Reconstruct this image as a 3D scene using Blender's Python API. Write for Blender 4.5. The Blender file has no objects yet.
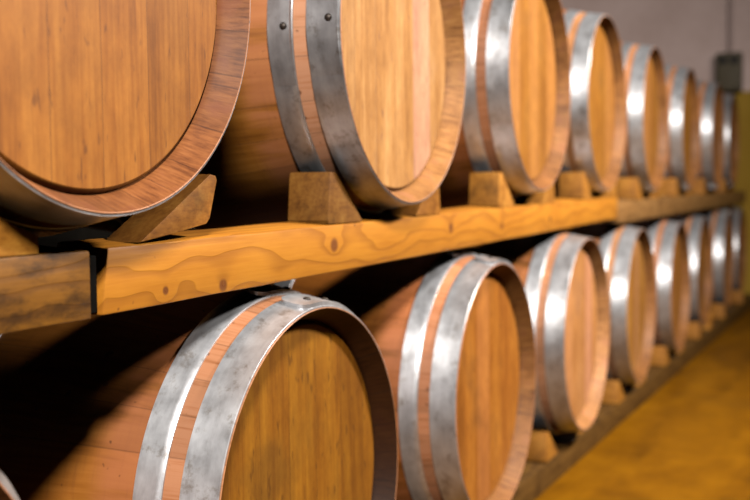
import bpy, bmesh, math, random
from mathutils import Vector, Matrix
random.seed(7)
C = bpy.context.scene.collection
PI = math.pi
FLOOR = -0.84            # everything is laid out with the lens height as z = 0, then lifted so the floor is z = 0
LIFT = 0.84

# ------------------------------------------------------------------ helpers
def link(name, bm, mat, parent=None, sharp=40, smooth=True):
    me = bpy.data.meshes.new(name)
    bmesh.ops.recalc_face_normals(bm, faces=bm.faces)
    bm.to_mesh(me); bm.free()
    if smooth:
        for p in me.polygons: p.use_smooth = True
        me.set_sharp_from_angle(angle=math.radians(sharp))
    if mat: me.materials.append(mat)
    o = bpy.data.objects.new(name, me); C.objects.link(o)
    if parent: o.parent = parent
    return o

def empty(name, loc):
    o = bpy.data.objects.new(name, None); C.objects.link(o)
    o.location = loc; o.empty_display_size = .1
    return o

def tag(o, label, cat, group=None):
    o['label'] = label; o['category'] = cat
    if group: o['group'] = group
    return o

def lathe(profile, n=120, closed=False):
    """revolve (y, r) pairs about the y axis; r = 0 makes a pole"""
    bm = bmesh.new(); rings = []
    for y, r in profile:
        if r < 1e-6: rings.append([bm.verts.new((0, y, 0))])
        else: rings.append([bm.verts.new((r*math.cos(2*PI*i/n), y, r*math.sin(2*PI*i/n))) for i in range(n)])
    m = len(rings)
    for k in range(m if closed else m-1):
        a, b = rings[k], rings[(k+1) % m]
        for i in range(n):
            j = (i+1) % n
            if len(a) == 1: bm.faces.new((a[0], b[i], b[j]))
            elif len(b) == 1: bm.faces.new((a[i], a[j], b[0]))
            else: bm.faces.new((a[i], a[j], b[j], b[i]))
    return bm

def prism(poly, y0, y1):
    """extrude a polygon of (x, z) from y0 to y1"""
    bm = bmesh.new()
    a = [bm.verts.new((x, y0, z)) for x, z in poly]
    b = [bm.verts.new((x, y1, z)) for x, z in poly]
    bm.faces.new(a); bm.faces.new(list(reversed(b)))
    n = len(poly)
    for i in range(n): bm.faces.new((a[i], b[i], b[(i+1) % n], a[(i+1) % n]))
    return bm

def box(bm, x0, x1, y0, y1, z0, z1):
    r = bmesh.ops.create_cube(bm, size=1)
    for v in r['verts']:
        v.co = Vector(((x0+x1)/2+v.co.x*(x1-x0), (y0+y1)/2+v.co.y*(y1-y0), (z0+z1)/2+v.co.z*(z1-z0)))
    return r['verts']

def bevel(bm, w, seg=2, edges=None):
    bmesh.ops.recalc_face_normals(bm, faces=bm.faces)
    bmesh.ops.bevel(bm, geom=edges or list(bm.edges), offset=w, segments=seg, affect='EDGES', profile=.6)

# ------------------------------------------------------------------ node helpers
class NT:
    def __init__(s, name):
        s.m = bpy.data.materials.new(name); s.m.use_nodes = True
        s.t = s.m.node_tree; s.b = s.t.nodes['Principled BSDF']
    def n(s, typ, ins=None, **kw):
        d = s.t.nodes.new(typ)
        for k, v in kw.items(): setattr(d, k, v)
        for k, v in (ins or {}).items(): s.put(d.inputs[k], v)
        return d
    def put(s, sock, v):
        if isinstance(v, bpy.types.NodeSocket): s.t.links.new(v, sock)
        else: sock.default_value = v
    def math(s, op, a, b=0.0, c=None, clamp=False):
        d = s.t.nodes.new('ShaderNodeMath'); d.operation = op; d.use_clamp = clamp
        s.put(d.inputs[0], a); s.put(d.inputs[1], b)
        if c is not None: s.put(d.inputs[2], c)
        return d.outputs[0]
    def xyz(s, v):
        d = s.n('ShaderNodeSeparateXYZ', {0: v}); return d.outputs
    def vec(s, x, y, z):
        return s.n('ShaderNodeCombineXYZ', {0: x, 1: y, 2: z}).outputs[0]
    def noise(s, v, scale=1, detail=4, rough=.55, dist=0):
        d = s.n('ShaderNodeTexNoise', {'Vector': v, 'Scale': scale, 'Detail': detail, 'Roughness': rough, 'Distortion': dist})
        return d.outputs['Fac']
    def white(s, v):
        d = s.n('ShaderNodeTexWhiteNoise', noise_dimensions='1D'); s.put(d.inputs['W'], v); return d.outputs['Value']
    def ramp(s, f, stops):
        d = s.t.nodes.new('ShaderNodeValToRGB'); s.put(d.inputs[0], f)
        e = d.color_ramp.elements
        while len(e) < len(stops): e.new(.5)
        for q, (p, c) in zip(e, stops):
            q.position = p; q.color = (c[0], c[1], c[2], 1) if isinstance(c, tuple) else (c, c, c, 1)
        return d.outputs[0]
    def smooth(s, f, a, b):
        d = s.t.nodes.new('ShaderNodeMapRange'); d.interpolation_type = 'SMOOTHSTEP'
        s.put(d.inputs[0], f); d.inputs[1].default_value = a; d.inputs[2].default_value = b
        return d.outputs[0]
    def mix(s, f, a, b, mode='MIX'):
        d = s.t.nodes.new('ShaderNodeMix'); d.data_type = 'RGBA'; d.blend_type = mode
        s.put(d.inputs[0], f)
        for k, v in ((6, a), (7, b)):
            s.put(d.inputs[k], (v[0], v[1], v[2], 1) if isinstance(v, tuple) else v)
        return d.outputs[2]
    def bump(s, h, dist=.001, strength=1):
        d = s.n('ShaderNodeBump', {'Height': h, 'Distance': dist, 'Strength': strength})
        s.put(s.b.inputs['Normal'], d.outputs[0])
    def out(s, color, rough=.5, metallic=0.0, spec=.35):
        s.put(s.b.inputs['Base Color'], color); s.put(s.b.inputs['Roughness'], rough)
        s.put(s.b.inputs['Metallic'], metallic); s.put(s.b.inputs['Specular IOR Level'], spec)
        return s.m

def coords(t):
    tc = t.n('ShaderNodeTexCoord').outputs['Object']
    oi = t.n('ShaderNodeObjectInfo')
    r = t.math('MULTIPLY', oi.outputs['Random'], 37.0)
    x, y, z = t.xyz(tc)
    return tc, x, y, z, r, oi.outputs['Color']

# ------------------------------------------------------------------ materials
def mat_head():
    t = NT('oak_head_boards'); tc, x, y, z, r, col = coords(t)
    xs = t.math('ADD', t.math('MULTIPLY', x, 1/.082), r)
    pid = t.math('FLOOR', xs); fr = t.math('FRACT', xs)
    tone = t.white(pid)
    px = t.math('ADD', x, t.math('MULTIPLY', tone, 9.0))
    fine = t.noise(t.vec(t.math('MULTIPLY', px, 150), r, t.math('MULTIPLY', z, 7)), 1, 5, .65)
    broad = t.noise(t.vec(t.math('MULTIPLY', px, 26), r, t.math('MULTIPLY', z, 2.2)), 1, 3, .5, .6)
    blot = t.noise(t.vec(t.math('MULTIPLY', x, 7), r, t.math('MULTIPLY', z, 5)), 1, 4, .6)
    c = t.ramp(t.math('ADD', t.math('MULTIPLY', broad, .38), t.math('ADD', t.math('MULTIPLY', fine, .34), t.math('MULTIPLY', blot, .28))),
               [(.32, (.125, .036, .003)), (.47, (.265, .088, .009)), (.62, (.37, .142, .019))])
    tn = t.math('ADD', .84, t.math('MULTIPLY', tone, .26))
    c = t.mix(1.0, c, t.vec(tn, tn, tn), 'MULTIPLY')
    c = t.mix(t.math('MULTIPLY', t.smooth(tone, .6, 1.0), .45), c, (0.3808, 0.1496, 0.051))
    c = t.mix(t.math('MULTIPLY', t.smooth(blot, .55, .75), .55), c, (0.1156, 0.0442, 0.01224))
    mot = t.noise(t.vec(t.math('MULTIPLY', x, 42), r, t.math('MULTIPLY', z, 24)), 1, 7, .72)
    mv = t.math('ADD', .56, t.math('MULTIPLY', mot, .88))
    c = t.mix(1.0, c, t.vec(mv, t.math('POWER', mv, 1.15), t.math('POWER', mv, 1.3)), 'MULTIPLY')
    # little dark flecks and drips along the grain
    fl = t.noise(t.vec(t.math('MULTIPLY', px, 95), r, t.math('MULTIPLY', z, 28)), 1, 2, .5)
    c = t.mix(t.math('MULTIPLY', t.smooth(fl, .63, .74), .6), c, (0.102, 0.034, 0.00816))
    dr = t.noise(t.vec(t.math('MULTIPLY', px, 42), t.math('ADD', r, 5.0), t.math('MULTIPLY', z, 1.1)), 1, 2, .5)
    c = t.mix(t.math('MULTIPLY', t.smooth(dr, .68, .78), .45), c, (0.2312, 0.0612, 0.0136))
    seam = t.math('LESS_THAN', t.math('ABSOLUTE', t.math('SUBTRACT', fr, .5)), .492)
    c = t.mix(t.math('MULTIPLY', t.math('SUBTRACT', 1.0, seam), .45), c, (0.0952, 0.0374, 0.0102))
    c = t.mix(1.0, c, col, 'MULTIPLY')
    t.bump(t.math('ADD', t.math('MULTIPLY', fine, .25), seam), .0007, .6)
    return t.out(c, .55, spec=.3)

def mat_staves():
    t = NT('oak_staves'); tc, x, y, z, r, col = coords(t)
    ang = t.math('DIVIDE', t.math('ARCTAN2', z, x), 2*PI)
    wob = t.math('MULTIPLY', t.math('SINE', t.math('MULTIPLY', ang, 2*PI*5)), .25)
    s = t.math('ADD', t.math('MULTIPLY', ang, 27.0), wob)
    sid = t.math('FLOOR', s); fr = t.math('FRACT', s)
    tone = t.white(t.math('ADD', sid, r))
    # grain runs along the stave on the outside, short end grain on the chime
    go = t.noise(t.vec(t.math('MULTIPLY', ang, 330), t.math('MULTIPLY', y, 9), r), 1, 5, .62)
    br = t.noise(t.vec(t.math('MULTIPLY', ang, 60), t.math('MULTIPLY', y, 5), r), 1, 3, .55, .5)
    # saw-mark ripples across the staves
    saw = t.noise(t.vec(t.math('MULTIPLY', ang, 22), t.math('MULTIPLY', y, 130), r), 1, 3, .6)
    c = t.ramp(t.math('ADD', t.math('MULTIPLY', br, .6), t.math('MULTIPLY', go, .4)),
               [(.30, (.14, .046, .005)), (.50, (.27, .098, .012)), (.70, (.36, .145, .025))])
    c = t.mix(t.math('MULTIPLY', t.smooth(saw, .5, .75), .30), c, (0.155, 0.0527, 0.0124))
    # wine and rust stain in the wood beside the hoops
    near = t.math('SUBTRACT', 1.0, t.smooth(t.math('ABSOLUTE', t.math('SUBTRACT', y, .10)), .045, .085))
    stain = t.math('MULTIPLY', near, t.smooth(br, .25, .6))
    c = t.mix(t.math('MULTIPLY', stain, .55), c, (.42, .15, .07))
    gap = t.math('MULTIPLY', t.math('LESS_THAN', y, .08), t.smooth(go, .2, .55))
    c = t.mix(t.math('MULTIPLY', gap, .75), c, (.50, .245, .135))
    tn = t.math('ADD', .78, t.math('MULTIPLY', tone, .36))
    c = t.mix(1.0, c, t.vec(tn, tn, tn), 'MULTIPLY')
    flk = t.noise(t.vec(t.math('MULTIPLY', ang, 120), t.math('MULTIPLY', y, 60), r), 1, 2, .5)
    c = t.mix(t.math('MULTIPLY', t.smooth(flk, .68, .76), .7), c, (0.0434, 0.0155, 0.0062))
    seam = t.math('LESS_THAN', t.math('ABSOLUTE', t.math('SUBTRACT', fr, .5)), .483)
    c = t.mix(t.math('MULTIPLY', t.math('SUBTRACT', 1.0, seam), .3), c, (0.0434, 0.01612, 0.00558))
    c = t.mix(1.0, c, col, 'MULTIPLY')
    t.bump(t.math('ADD', seam, t.math('ADD', t.math('MULTIPLY', go, .2), t.math('MULTIPLY', saw, .25))), .0010, .6)
    return t.out(c, .52, spec=.3)

def mat_chime():
    t = NT('oak_chime_bevel'); tc, x, y, z, r, col = coords(t)
    ang = t.math('DIVIDE', t.math('ARCTAN2', z, x), 2*PI)
    s = t.math('ADD', t.math('MULTIPLY', ang, 27.0), t.math('MULTIPLY', t.math('SINE', t.math('MULTIPLY', ang, 2*PI*5)), .25))
    tone = t.white(t.math('ADD', t.math('FLOOR', s), r)); fr = t.math('FRACT', s)
    g = t.noise(t.vec(t.math('MULTIPLY', ang, 300), t.math('MULTIPLY', y, 30), r), 1, 5, .68)
    b = t.noise(t.vec(t.math('MULTIPLY', x, 22), t.math('ADD', r, t.math('MULTIPLY', y, 22)), t.math('MULTIPLY', z, 22)), 1, 4, .6)
    c = t.ramp(t.math('ADD', t.math('MULTIPLY', g, .6), t.math('MULTIPLY', b, .4)),
               [(.34, (.11, .036, .009)), (.5, (.25, .098, .026)), (.66, (.35, .155, .044))])
    c = t.mix(t.math('MULTIPLY', t.smooth(b, .5, .7), .5), c, (.20, .062, .032))
    tn = t.math('ADD', .80, t.math('MULTIPLY', tone, .34))
    c = t.mix(1.0, c, t.vec(tn, tn, tn), 'MULTIPLY')
    ck = t.noise(t.vec(t.math('MULTIPLY', ang, 190), t.math('MULTIPLY', y, 6), t.math('ADD', r, 2.0)), 1, 3, .6)
    c = t.mix(t.math('MULTIPLY', t.smooth(ck, .64, .70), .6), c, (.05, .016, .007))
    seam = t.math('LESS_THAN', t.math('ABSOLUTE', t.math('SUBTRACT', fr, .5)), .486)
    c = t.mix(t.math('MULTIPLY', t.math('SUBTRACT', 1.0, seam), .5), c, (.04, .014, .006))
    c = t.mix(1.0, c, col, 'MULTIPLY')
    t.bump(t.math('ADD', seam, t.math('MULTIPLY', g, .4)), .0010, .6)
    return t.out(c, .55, spec=.25)

def mat_hoop():
    t = NT('galvanized_hoop_steel'); tc, x, y, z, r, col = coords(t)
    ang = t.math('ARCTAN2', z, x)
    v = t.vec(t.math('MULTIPLY', ang, 4.0), t.math('MULTIPLY', y, 55), r)
    streak = t.noise(v, 1, 5, .65, .4)
    mot = t.noise(t.vec(t.math('MULTIPLY', x, 26), t.math('ADD', t.math('MULTIPLY', y, 26), r), t.math('MULTIPLY', z, 26)), 1, 5, .6)
    c = t.ramp(t.math('ADD', t.math('MULTIPLY', streak, .5), t.math('MULTIPLY', mot, .5)),
               [(.28, (.38, .37, .375)), (.48, (.60, .60, .62)), (.68, (.80, .805, .83))])
    ru = t.noise(t.vec(t.math('MULTIPLY', ang, 9.0), t.math('MULTIPLY', y, 34), t.math('ADD', r, 3.0)), 1, 5, .7)
    c = t.mix(t.math('MULTIPLY', t.smooth(ru, .52, .72), .6), c, (.17, .105, .045))
    c = t.mix(1.0, c, col, 'MULTIPLY')
    rough = t.math('ADD', .27, t.math('MULTIPLY', mot, .22))
    t.bump(mot, .0008, .35)
    return t.out(c, rough, .74, .5)

def mat_rivet():
    t = NT('dark_rivet_steel'); tc, x, y, z, r, col = coords(t)
    c = t.ramp(t.noise(tc, 300, 3), [(.3, (.03, .024, .02)), (.7, (.09, .072, .06))])
    return t.out(c, .5, .7, .5)

def mat_beam(name, dark, mid, light, knots=(), grime=0.0, rough=.55):
    t = NT(name); tc, x, y, z, r, col = coords(t)
    k = None; bend = None
    for (kx, kz, ks) in knots:
        dx = t.math('SUBTRACT', x, kx); dz = t.math('SUBTRACT', z, kz)
        dd = t.math('SQRT', t.math('ADD', t.math('MULTIPLY', t.math('MULTIPLY', dx, dx), .8), t.math('MULTIPLY', dz, dz)))
        g = t.math('SUBTRACT', 1.0, t.smooth(dd, ks*.55, ks*1.15))
        b = t.math('MULTIPLY', t.math('EXPONENT', t.math('MULTIPLY', t.math('DIVIDE', dd, ks*2.2), -1.0)), 1.3)
        k = g if k is None else t.math('MAXIMUM', k, g)
        bend = b if bend is None else t.math('ADD', bend, b)
    warp = t.noise(t.vec(t.math('MULTIPLY', x, 2.1), t.math('MULTIPLY', y, 6), t.math('MULTIPLY', z, 7)), 1, 3, .5)
    u = t.math('ADD', t.math('ADD', t.math('MULTIPLY', z, 27), t.math('MULTIPLY', y, 46)), t.math('MULTIPLY', warp, 5.5))
    if bend is not None: u = t.math('ADD', u, bend)
    f = t.math('FRACT', u)                                  # growth rings: slow rise, sharp dark latewood line
    late = t.math('MULTIPLY', t.smooth(f, .55, .93), t.math('SUBTRACT', 1.0, t.smooth(f, .95, 1.0)))
    fine = t.noise(t.vec(t.math('MULTIPLY', x, 8), t.math('MULTIPLY', y, 190), t.math('MULTIPLY', z, 190)), 1, 4, .6)
    big = t.noise(t.vec(t.math('MULTIPLY', x, 5), t.math('MULTIPLY', y, 10), t.math('MULTIPLY', z, 14)), 1, 4, .6)
    c = t.ramp(t.math('ADD', t.math('MULTIPLY', fine, .45), t.math('MULTIPLY', big, .55)), [(.30, mid), (.62, light)])
    c = t.mix(t.math('MULTIPLY', late, .42), c, dark)
    if k is not None:
        c = t.mix(t.math('MULTIPLY', k, .85), c, (.13, .035, .008))
    if grime:
        gr = t.noise(t.vec(t.math('MULTIPLY', x, 11), t.math('MULTIPLY', y, 20), t.math('MULTIPLY', z, 26)), 1, 5, .65)
        c = t.mix(t.math('MULTIPLY', t.smooth(gr, .42, .68), grime), c, (.028, .011, .002))
    spk = t.noise(tc, 60, 2, .5)
    c = t.mix(t.math('MULTIPLY', t.smooth(spk, .70, .78), .6), c, (.09, .03, .01))
    t.bump(t.math('SUBTRACT', t.math('MULTIPLY', fine, .5), t.math('MULTIPLY', late, .5)), .0009, .5)
    return t.out(c, rough, spec=.3)

def mat_chock():
    t = NT('sawn_chock_wood'); tc, x, y, z, r, col = coords(t)
    g = t.noise(t.vec(t.math('MULTIPLY', x, 30), t.math('ADD', t.math('MULTIPLY', y, 30), r), t.math('MULTIPLY', z, 30)), 1, 5, .65)
    fi = t.noise(t.vec(t.math('MULTIPLY', x, 60), t.math('ADD', t.math('MULTIPLY', y, 160), r), t.math('MULTIPLY', z, 190)), 1, 3, .6)
    c = t.ramp(t.math('ADD', t.math('MULTIPLY', g, .6), t.math('MULTIPLY', fi, .4)),
               [(.30, (.14, .048, .005)), (.5, (.34, .145, .021)), (.68, (.47, .235, .045))])
    d = t.noise(t.vec(t.math('MULTIPLY', x, 18), t.math('MULTIPLY', y, 18), t.math('ADD', t.math('MULTIPLY', z, 18), r)), 1, 4, .6)
    c = t.mix(t.math('MULTIPLY', t.smooth(d, .5, .72), .5), c, (0.066, 0.033, 0.00792))
    c = t.mix(1.0, c, col, 'MULTIPLY')
    t.bump(g, .001, .5)
    return t.out(c, .65, spec=.25)

def mat_floor():
    t = NT('ochre_floor_coating'); tc, x, y, z, r, col = coords(t)
    a = t.noise(t.vec(t.math('MULTIPLY', x, 1.4), t.math('MULTIPLY', y, 5.5), 0.0), 1, 5, .6, .5)
    b = t.noise(tc, 9, 5, .65)
    c = t.ramp(t.math('ADD', t.math('MULTIPLY', a, .65), t.math('MULTIPLY', b, .35)),
               [(.32, (.10, .036, .0008)), (.5, (.19, .071, .0012)), (.68, (.27, .108, .0025))])
    sc = t.noise(t.vec(t.math('MULTIPLY', x, 3.5), t.math('MULTIPLY', y, 1.1), 4.0), 1, 4, .55)
    c = t.mix(t.math('MULTIPLY', t.smooth(sc, .58, .72), .5), c, (0.102, 0.039, 0.0036))
    t.bump(b, .001, .3)
    return t.out(c, .6, spec=.08)

def mat_wall(name, split):
    t = NT(name); tc, x, y, z, r, col = coords(t)
    n = t.noise(tc, 3.0, 5, .6); f = t.noise(tc, 22, 4, .6)
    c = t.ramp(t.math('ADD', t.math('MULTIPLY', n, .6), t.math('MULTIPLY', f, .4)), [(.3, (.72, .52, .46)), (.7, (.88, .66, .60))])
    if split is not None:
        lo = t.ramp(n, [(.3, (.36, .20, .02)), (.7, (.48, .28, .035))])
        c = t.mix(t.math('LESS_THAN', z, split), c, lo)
    t.bump(f, .002, .3)
    return t.out(c, .75, spec=.2)

def mat_plain(name, a, b, rough=.5, metallic=0.0, spec=.35):
    t = NT(name); tc, x, y, z, r, col = coords(t)
    c = t.ramp(t.noise(tc, 25, 4), [(.3, a), (.7, b)])
    return t.out(c, rough, metallic, spec)

M_chime = mat_chime()
M_head, M_staves, M_hoop, M_rivet, M_chock = mat_head(), mat_staves(), mat_hoop(), mat_rivet(), mat_chock()

# ------------------------------------------------------------------ the room
def structure(name, bm, mat):
    o = link(name, bm, mat, smooth=False); o['kind'] = 'structure'; return o
bm = bmesh.new(); box(bm, -4, 7.95, -4.2, 2.8, FLOOR-.15, FLOOR); structure('floor', bm, mat_floor())
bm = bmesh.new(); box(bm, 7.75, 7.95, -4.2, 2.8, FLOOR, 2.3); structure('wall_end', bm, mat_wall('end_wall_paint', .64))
bm = bmesh.new(); box(bm, -4, 7.75, 2.6, 2.8, FLOOR, 2.3); structure('wall_back', bm, mat_plain('dark_back_wall', (.006, .005, .004), (.012, .010, .008), .9, 0.0, 0.0))  # near black throughout: the wall's unlit look is put into its colour

# ------------------------------------------------------------------ barrel prototype
R0, RB, LEN = .2775, .346, .95
def rw(y):  # outside radius of the staves
    k = (y-LEN/2)/(LEN/2)
    return R0 + (RB-R0)*max(0, 1-k*k)**1.25
def hoop_mesh(y0, y1, a0):
    """a rolled strip round the staves with an overlapping tongue whose rounded end starts at angle a0"""
    t = .0026; ys = [y0+(y1-y0)*k/4 for k in range(5)]
    prof = [(y, rw(y)+t) for y in ys]
    e = .0006
    outer = [(y0, rw(y0)+t-e)] + [(y0+e, rw(y0)+t)] + prof[1:-1] + [(y1-e, rw(y1)+t)] + [(y1, rw(y1)+t-e)]
    bm = lathe(outer + [(y1, rw(y1)-.001), (y0, rw(y0)-.001)], 128, closed=True)
    # tongue
    na, ny, t2 = 18, 8, .0058
    span = math.radians(34); top = []; low = []
    for i in range(na+1):
        ra, rb = [], []
        for j in range(ny+1):
            v = j/ny; y = y0+.0015+(y1-y0-.003)*v
            edge = a0 - math.radians(2.6)*(2*v-1)**4
            a = edge + (a0-span-edge)*(i/na)
            f = i/na
            h = t + t2*(1-max(0, (f-.55)/.45)) + .0002
            rr = rw(y)+h
            ra.append(bm.verts.new((rr*math.cos(a), y, rr*math.sin(a))))
            rr = rw(y)+t-.0008
            rb.append(bm.verts.new((rr*math.cos(a), y, rr*math.sin(a))))
        top.append(ra); low.append(rb)
    for i in range(na):
        for j in range(ny):
            bm.faces.new((top[i][j], top[i][j+1], top[i+1][j+1], top[i+1][j]))
    for i in range(na):
        bm.faces.new((top[i][0], top[i+1][0], low[i+1][0], low[i][0]))
        bm.faces.new((top[i][ny], low[i][ny], low[i+1][ny], top[i+1][ny]))
    for j in range(ny):
        bm.faces.new((top[0][j], low[0][j], low[0][j+1], top[0][j+1]))
    return bm
def rivet_mesh():
    return lathe([(0.0, .0060), (.0012, .0060), (.0028, .0047), (.0038, .0024), (.0041, 0)], 14)
def make_barrel():
    root = empty('wine_barrel', (0, 0, 0))
    origin = (0, 0, RB+.003)                              # local: front rim centre above the empty
    prof = [(.046, .2500), (.044, .2570), (.036, .2580), (.0300, .2602), (.0230, .2642), (.0120, .2697), (.0040, .2738), (.0006, .2755), (0, .2764), (.0006, .2774)]
    ys = [.002] + [LEN*k/28 for k in range(1, 28)] + [LEN-.002]
    back = [(LEN-y, r) for y, r in reversed(prof)]
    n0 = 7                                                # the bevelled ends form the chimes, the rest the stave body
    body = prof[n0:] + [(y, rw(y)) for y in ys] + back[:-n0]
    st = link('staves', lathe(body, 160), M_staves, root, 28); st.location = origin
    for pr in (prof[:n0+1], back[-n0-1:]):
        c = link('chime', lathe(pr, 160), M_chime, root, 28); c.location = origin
    for nm, flip in (('head', False), ('head', True)):
        hp = [(.0335, 0), (.0335, .12), (.0338, .2500), (.0350, .2520), (.0400, .2555), (.060, .2555), (.060, 0)]
        if flip: hp = [(LEN-y, r) for y, r in hp]
        h = link(nm, lathe(hp, 128), M_head, root, 25); h.location = origin
    hs = []
    for nm, y0, y1 in (('head_hoop', .0016, .053), ('quarter_hoop', .076, .114), ('bilge_hoop', .385, .426)):
        for flip in (False, True):
            yy = (y0, y1) if not flip else (LEN-y1, LEN-y0)
            h = link(nm, hoop_mesh(yy[0], yy[1], 0.0), M_hoop, root, 35); h.location = origin
            if not flip and nm != 'bilge_hoop':
                for da, fv in ((7.5, .42), (16.5, .30)):
                    a = -math.radians(da); y = y0+(y1-y0)*fv
                    rv = link('rivet', rivet_mesh(), M_rivet, h, 60)
                    rr = rw(y)+.0080
                    rv.matrix_local = Matrix.Translation((rr*math.cos(a), y, rr*math.sin(a))) @ Vector((math.cos(a), -.15, math.sin(a))).to_track_quat('Y', 'Z').to_matrix().to_4x4()
    return root
PROTO = make_barrel()
def copy_tree(o, parent=None):
    c = o.copy(); C.objects.link(c)
    if parent: c.parent = parent
    for ch in list(o.children): copy_tree(ch, c)
    return c

UP, LO = 'wine barrels on the upper shelf beams', 'wine barrels in the lower row on the floor rail'
W = (1, 1, 1)
# x, y, z of the front rim centre, hoop joint angle (degrees, head hoop), head tint, chime tint, stave tint
barrels = [
 (.890, .004, .252, 150, (0.98,0.95,0.95), (.82,.70,.74), (.95,.88,.85), UP, 'large foreground oak barrel at upper left, cut by the left frame edge'),
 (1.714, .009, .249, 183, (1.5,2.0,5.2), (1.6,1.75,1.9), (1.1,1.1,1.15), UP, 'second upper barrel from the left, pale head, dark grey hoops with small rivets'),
 (2.572, .014, .266, 70, (1.05,1.15,1.2), (1,1,1), (1.05,.9,.8), UP, 'third upper barrel from the left, right of the pale-headed barrel, above the shelf'),
 (3.382, .026, .261, 60, (1,1.1,1.1), (1,1,1), (1.0,.95,.75), UP, 'fourth upper barrel, first one whose whole top edge shows against the wall'),
 (4.200, .017, .255, 30, (1.05,1.15,1.3), (1,1,1), (1.05,.95,.8), UP, 'fifth upper barrel from the left, with a glaring white hoop highlight'),
 (5.042, .003, .253, 80, (1,1.1,1), (1,1,1), (1.0,.9,.75), UP, 'sixth upper barrel, small and blurred, in front of the bare mauve wall'),
 (5.886, -.019, .253, 20, (1,1,1), (1,1,1), (1.0,.9,.75), UP, 'seventh upper barrel, just left of the grey electrical box'),
 (6.724, -.011, .256, 50, (0.95,1,0.9), (1,1,1), (1.0,.9,.75), UP, 'farthest upper barrel, below the grey electrical box at the end wall'),
 (1.337, .000, -.453, 97, (.78,.80,.36), (.15,.12,.10), (1.0,.92,.85), LO, 'nearest lower barrel at bottom, pale hoops with riveted overlap on top'),  # chime tint: stained wood, with the shade of the recess put into the colour
 (2.177, .000, -.448, 97, (1.05,1,0.9), (1,1,1), (1.15,1.0,.9), LO, 'second lower barrel, its riveted hoop joint just below the beam, bottom cropped'),
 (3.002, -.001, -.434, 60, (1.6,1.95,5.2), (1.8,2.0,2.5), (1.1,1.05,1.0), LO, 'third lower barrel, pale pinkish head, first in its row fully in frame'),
 (3.831, .000, -.442, 40, (1.2,1.45,2.2), (1,1,1), (1.0,1.0,.9), LO, 'fourth lower barrel with one broad white glare on its hoop'),
 (4.666, -.011, -.450, 70, (1.1,1.2,1.6), (1,1,1), (1.05,.95,.9), LO, 'fifth lower barrel showing two narrow side by side hoop glares'),
 (5.508, -.003, -.451, 30, (1,1.1,1.2), (1,1,1), (1.0,.95,.85), LO, 'sixth lower barrel, third from the end of the bottom row'),
 (6.357, -.026, -.446, 80, (0.95,1,0.9), (1,1,1), (.95,.9,.8), LO, 'seventh lower barrel, next to last in the bottom row'),
 (7.160, -.020, -.446, 50, (0.9,0.95,0.8), (1,1,1), (.9,.85,.75), LO, 'farthest lower barrel, last in the bottom row by the end wall'),
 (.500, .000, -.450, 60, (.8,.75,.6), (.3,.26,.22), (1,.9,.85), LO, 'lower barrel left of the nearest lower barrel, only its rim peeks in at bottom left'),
]
for i, (x, y, z, ja, ht, cht, stt, grp, lab) in enumerate(barrels):
    b = PROTO if i == 0 else copy_tree(PROTO)
    b.location = (x, y, z-RB-.003)
    tag(b, lab, 'barrel', grp)
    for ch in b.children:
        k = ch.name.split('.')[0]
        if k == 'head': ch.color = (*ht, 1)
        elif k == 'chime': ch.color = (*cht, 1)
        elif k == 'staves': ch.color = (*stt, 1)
        elif k.endswith('hoop'):
            off = {'head_hoop': 0, 'quarter_hoop': -1, 'bilge_hoop': -24}[k] if i == 8 else {'head_hoop': 0, 'quarter_hoop': 2, 'bilge_hoop': 20}[k]
            hc = {1: .52, 9: .85, 2: .85, 8: 1.0}.get(i, .85)  # pale-headed barrel's hoops: darker metal, with weak side light put into the tint
            ch.color = (hc, hc, hc, 1)
            ch.rotation_euler = (0, -math.radians(ja+off), 0)     # +angle runs from +x up to +z
            if i == 1:                                            # this one's joint laps the other way
                ch.scale = (-1, 1, 1); ch.rotation_euler = (0, -math.radians(161.5-180+off), 0)

# ------------------------------------------------------------------ shelf beams and floor rail
def beam(name, x0, x1, yf, w, zt0, zt1, h, mat, slant=0.0, skew=0.0, back_rise=.006):
    """a timber from x0 to x1; origin at its lower front left corner"""
    bm = bmesh.new(); n = 24; rings = []
    for i in range(n+1):
        f = i/n; x = (x1-x0)*f; zt = (zt1-zt0)*f; y = slant*x
        j = (random.random()-.5)*.002
        sk = skew*(1-f) if i == 0 else 0
        rings.append([bm.verts.new(c) for c in ((x, y+j, zt+j*.5), (x+sk, y+j, zt+h+j), (x+sk, y+w, zt+h+back_rise+j), (x, y+w, zt+j))])
    for a, b in zip(rings, rings[1:]):
        for k in range(4): bm.faces.new((a[k], a[(k+1) % 4], b[(k+1) % 4], b[k]))
    bm.faces.new(rings[0]); bm.faces.new(list(reversed(rings[-1])))
    bmesh.ops.recalc_face_normals(bm, faces=bm.faces)
    es = [e for e in bm.edges if e.calc_face_angle(0) > .8]
    bmesh.ops.bevel(bm, geom=es, offset=.003, segments=2, affect='EDGES', profile=.5)
    o = link(name, bm, mat, None, 35); o.location = (x0, yf, zt0-h)
    return o
H = .0755
pine = ((.18, .05, .004), (.38, .130, .009), (.50, .195, .017))
kn = [(.116, .016, .006), (.243, .010, .0095), (.565, .043, .013), (1.09, .045, .012), (1.43, .035, .010), (1.85, .03, .012)]
m_pine = mat_beam('golden_pine_beam', *pine, knots=[(a, b+.008*a, c) for a, b, c in kn])
tag(beam('shelf_beam', .917, 3.635, .05, .074, -.0640, -.0425, H, m_pine, skew=.012),
    'long golden pine shelf beam with dark knots carrying the nearer upper barrels', 'beam', 'shelf beams under the upper barrels')
m_dk = mat_beam('weathered_pine_beam', (.06, .018, .002), (.15, .056, .005), (.23, .092, .009), grime=.85)
tag(beam('shelf_beam', -.30, .899, .05, .074, -.067, -.0655, H, m_dk),
    'dark stained shelf beam end at far left, butting the golden beam', 'beam', 'shelf beams under the upper barrels')
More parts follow.
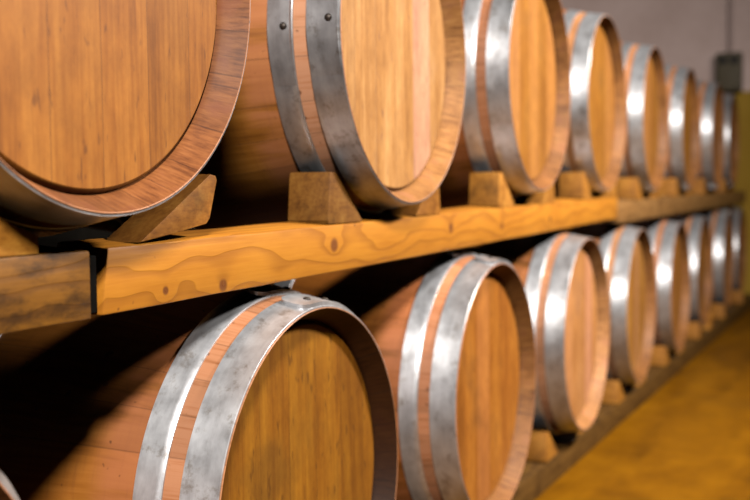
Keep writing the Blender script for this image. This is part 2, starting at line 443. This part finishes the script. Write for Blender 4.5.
m_gap_shade = mat_plain('gap_shade_black', (.003, .0024, .0018), (.006, .005, .004), .9, 0.0, .05)
bm = bmesh.new(); box(bm, .9005, .9165, .056, .125, -.136, -.072); bevel(bm, .002, 2)  # added near-black block that stands for the shade in the slot
tag(link('filler', bm, m_gap_shade), 'thin black spacer added for the shade in the gap between dark and golden beam ends', 'filler')
m_br = mat_beam('brown_pine_beam', (.12, .045, .010), (.24, .11, .03), (.32, .16, .05), grime=.35)
tag(beam('shelf_beam', 3.641, 7.55, .045, .070, -.060, -.058, H, m_br, slant=-.012),
    'farther browner shelf beam under the small distant upper barrels', 'beam', 'shelf beams under the upper barrels')
m_rl = mat_beam('floor_rail_timber', (.035, .014, .0025), (.09, .040, .007), (.14, .066, .013), grime=.6)
tag(beam('floor_rail', -.30, 7.6, .140, .10, -.765, -.765, .075, m_rl, slant=-.026, back_rise=.0),
    'low brown timber rail along the floor under the lower barrels', 'rail')

# ------------------------------------------------------------------ chocks
def chock_mesh(side):
    """wedge on the beam; side -1 stands left of its barrel (slope faces right), +1 mirrored. x = 0 at the thin toe"""
    pts = [(0, 0), (-.003, .004), (-.092, .077), (-.098, .082), (-.116, .083), (-.119, .079), (-.127, .006), (-.124, 0)]
    pts = [(x*-side, z) for x, z in pts] if side > 0 else pts
    bm = prism(pts, 0, .074)
    bevel(bm, .0018, 2, [e for e in bm.edges if abs(e.verts[0].co.y-e.verts[1].co.y) < 1e-6])
    return bm
def odd_chock(pts, d=.085):
    bm = prism(pts, 0, d)
    bevel(bm, .0018, 2, [e for e in bm.edges if abs(e.verts[0].co.y-e.verts[1].co.y) < 1e-6])
    return link('wedge_chock', bm, M_chock, None, 30)
PL = link('wedge_chock', chock_mesh(-1), M_chock, None, 30)
PR = link('wedge_chock', chock_mesh(1), M_chock, None, 30)
first = {-1: True, 1: True}
def zt_upper(x):
    if x < .905: return -.067+.0015*(x+.3)/1.2
    if x < 3.64: return -.0640+(.0215)*(x-.917)/2.718
    return -.060+.002*(x-3.641)/3.9
ordn = ['first', 'second', 'third', 'fourth', 'fifth', 'sixth', 'seventh', 'farthest']
def put_chock(side, bi, row, d, tint, label, dy=0.0, rz=0.0, ry=0.0):
    src = PL if side < 0 else PR
    if bi == 0 and row == 'U':      # the foreground barrel stands between two odd-cut wedges
        if side < 0: o = odd_chock([(0, 0), (0, .019), (-.058, .041), (-.110, .074), (-.150, .080), (-.166, .076), (-.168, 0)], .042)
        else: o = odd_chock([(0, 0), (.080, .009), (.138, .017), (.146, .024), (.164, .073), (.161, .079), (.149, .081), (.070, .038)], .055)
    else:
        o = src if first[side] else src.copy()
        if not first[side]: C.objects.link(o)
        first[side] = False
    bx = barrels[bi if row == 'U' else 8+bi][0]
    x = bx + side*d
    if row == 'U': yf, zt = .05 - (.012*(x-3.64) if x > 3.64 else 0), zt_upper(x + side*.06)
    else: yf, zt = .118-.026*(x-.55), -.765
    o.location = (x, yf+dy+.001, zt+.0012); o.rotation_euler = (0, ry, rz)
    o.color = (*tint, 1)
    tag(o, label, 'chock', 'wedge chocks on the upper shelf beams' if row == 'U' else 'wedge chocks on the floor rail')
UL = ['wooden wedge chock at far left edge, under the left side of the foreground barrel',
      'greyish wedge chock standing on the golden beam, left of the pale-headed second barrel',
      'orange wedge chock on the beam left of the third upper barrel',
      'blurred wedge chock left under the fourth upper barrel',
      'blurred wedge chock left under the fifth upper barrel',
      'blurred wedge chock left under the sixth upper barrel',
      'tiny blurred wedge chock left under the seventh upper barrel',
      'tiny dark wedge chock left under the farthest upper barrel']
UR = ['long slanted wedge chock under the right side of the foreground upper barrel',
      'wedge chock peeking out below the right rim of the pale-headed second barrel',
      'wedge chock right under the third upper barrel',
      'blurred wedge chock right under the fourth upper barrel',
      'blurred wedge chock right under the fifth upper barrel',
      'blurred wedge chock right under the sixth upper barrel',
      'tiny blurred wedge chock right under the seventh upper barrel',
      'tiny dark wedge chock right under the farthest upper barrel']
for i in range(8):
    ti = [(1.0,.92,.7), (.52,.47,.42), (1.15,1.05,.9)][i] if i < 3 else (1, .9, .75)
    put_chock(-1, i, 'U', [.068, .122, .120][i] if i < 3 else .12, ti, UL[i])
    ti = [(1.1,.95,.8), (1.0,.85,.65)][i] if i < 2 else (1, .9, .75)
    put_chock(1, i, 'U', [.098, .112][i] if i < 2 else .118, ti, UR[i])
LLs = {2: 'wedge chock on the floor rail between second and third lower barrels',
       3: 'rounded orange wedge chock on the floor rail, left of the fourth lower barrel',
       4: 'orange wedge chock on the floor rail, left of the fifth lower barrel',
       5: 'blurred wedge chock on the floor rail, left of the sixth lower barrel',
       6: 'tiny wedge chock on the floor rail, left of the seventh lower barrel',
       7: 'tiny wedge chock on the floor rail, left of the farthest lower barrel'}
for i, lab in LLs.items():
    put_chock(-1, i, 'L', .12, (1.0, .9, .7), lab)
LRs = {1: 'wedge chock on the floor rail behind the right rim of the second lower barrel',
       2: 'wedge chock on the floor rail behind the right rim of the third lower barrel',
       3: 'wedge chock on the floor rail behind the right rim of the fourth lower barrel',
       4: 'wedge chock on the floor rail behind the right rim of the fifth lower barrel',
       5: 'wedge chock on the floor rail behind the right rim of the sixth lower barrel'}
for i, lab in LRs.items():
    put_chock(1, i, 'L', .12, (1.0, .9, .7), lab)

# ------------------------------------------------------------------ electrical box and conduit on the end wall
m_box = mat_plain('grey_box_enamel', (.11, .085, .05), (.15, .12, .075), .6)
m_dkp = mat_plain('dark_socket_plastic', (.012, .010, .008), (.025, .02, .016), .5)
m_con = mat_plain('painted_conduit', (.50, .35, .31), (.58, .42, .38), .6)
eb = empty('electrical_box', (7.75, .128, .64))
tag(eb, 'grey electrical box with two dark sockets mounted on the end wall', 'electrical box')
bm = bmesh.new(); box(bm, -.10, 0, -.085, .085, 0, .265); bevel(bm, .008, 3); link('casing', bm, m_box, eb)
bm = bmesh.new(); box(bm, -.112, -.098, -.07, .07, .015, .165); bevel(bm, .004, 2); link('cover', bm, m_box, eb)
for s in (-1, 1):
    bm = lathe([(0, 0), (0, .028), (-.006, .030), (-.014, .026), (-.014, .019), (-.004, .017), (-.004, 0)], 24)
    o = link('socket', bm, m_dkp, eb); o.location = (-.10, .038*s, .212); o.rotation_euler = (0, 0, -PI/2)
bm = lathe([(0, 0), (0, .016), (1.35, .016), (1.35, 0)], 16)
cd = link('conduit', bm, m_con); cd.location = (7.731, .128, .907); cd.rotation_euler = (PI/2, 0, 0)
tag(cd, 'thin vertical conduit pipe running up the end wall above the electrical box', 'pipe')

# ------------------------------------------------------------------ light
def area(name, loc, aim, size, power, color, sy=None, spread=180):
    l = bpy.data.lights.new(name, 'AREA'); l.energy = power; l.color = color
    l.shape = 'RECTANGLE' if sy else 'DISK'; l.size = size
    if sy: l.size_y = sy
    l.spread = math.radians(spread)
    o = bpy.data.objects.new(name, l); C.objects.link(o); o.location = loc
    o.rotation_euler = (Vector(aim)-Vector(loc)).to_track_quat('-Z', 'Y').to_euler()
    return o
area('ceiling_lamp', (3.0, -2.2, 1.9), (2.8, .3, .1), .34, 165, (1.0, .95, .89), spread=150)
area('ceiling_lamp', (-1.15, -1.6, 2.25), (.5, .3, .1), .45, 175, (1.0, .95, .89), spread=150)
w = bpy.data.worlds.new('World'); bpy.context.scene.world = w; w.use_nodes = True
w.node_tree.nodes['Background'].inputs[0].default_value = (.75, .8, 1.0, 1)
w.node_tree.nodes['Background'].inputs[1].default_value = .003

# ------------------------------------------------------------------ camera
yaw, pitch, roll, D = .43588846, -.06031139, -.01137137, .71241414
fwd = Vector((math.cos(yaw)*math.cos(pitch), math.sin(yaw)*math.cos(pitch), math.sin(pitch)))
right = fwd.cross(Vector((0, 0, 1))).normalized(); up = right.cross(fwd)
c, s = math.cos(roll), math.sin(roll)
r2, u2 = c*right+s*up, -s*right+c*up
cam = bpy.data.cameras.new('camera'); cam.sensor_width = 36; cam.lens = 50
cam.dof.use_dof = True; cam.dof.focus_distance = 1.32; cam.dof.aperture_fstop = 3.6; cam.clip_start = .02
co = bpy.data.objects.new('camera', cam); C.objects.link(co)
m = Matrix((r2, u2, -fwd)).transposed().to_4x4(); m.translation = Vector((0, -D, 0))
co.matrix_world = m
bpy.context.scene.camera = co

# lift the whole place so that the floor lies at z = 0
for o in C.objects:
    if o.parent is None: o.location.z += LIFT

# a dim cellar: no light to speak of comes back from its dark surfaces, only reflections in the steel
cy = bpy.context.scene.cycles
cy.diffuse_bounces = 0; cy.glossy_bounces = 1
vs = bpy.context.scene.view_settings
vs.view_transform = 'Standard'; vs.look = 'None'; vs.exposure = 0.0; vs.gamma = 1.0; vs.use_curve_mapping = False
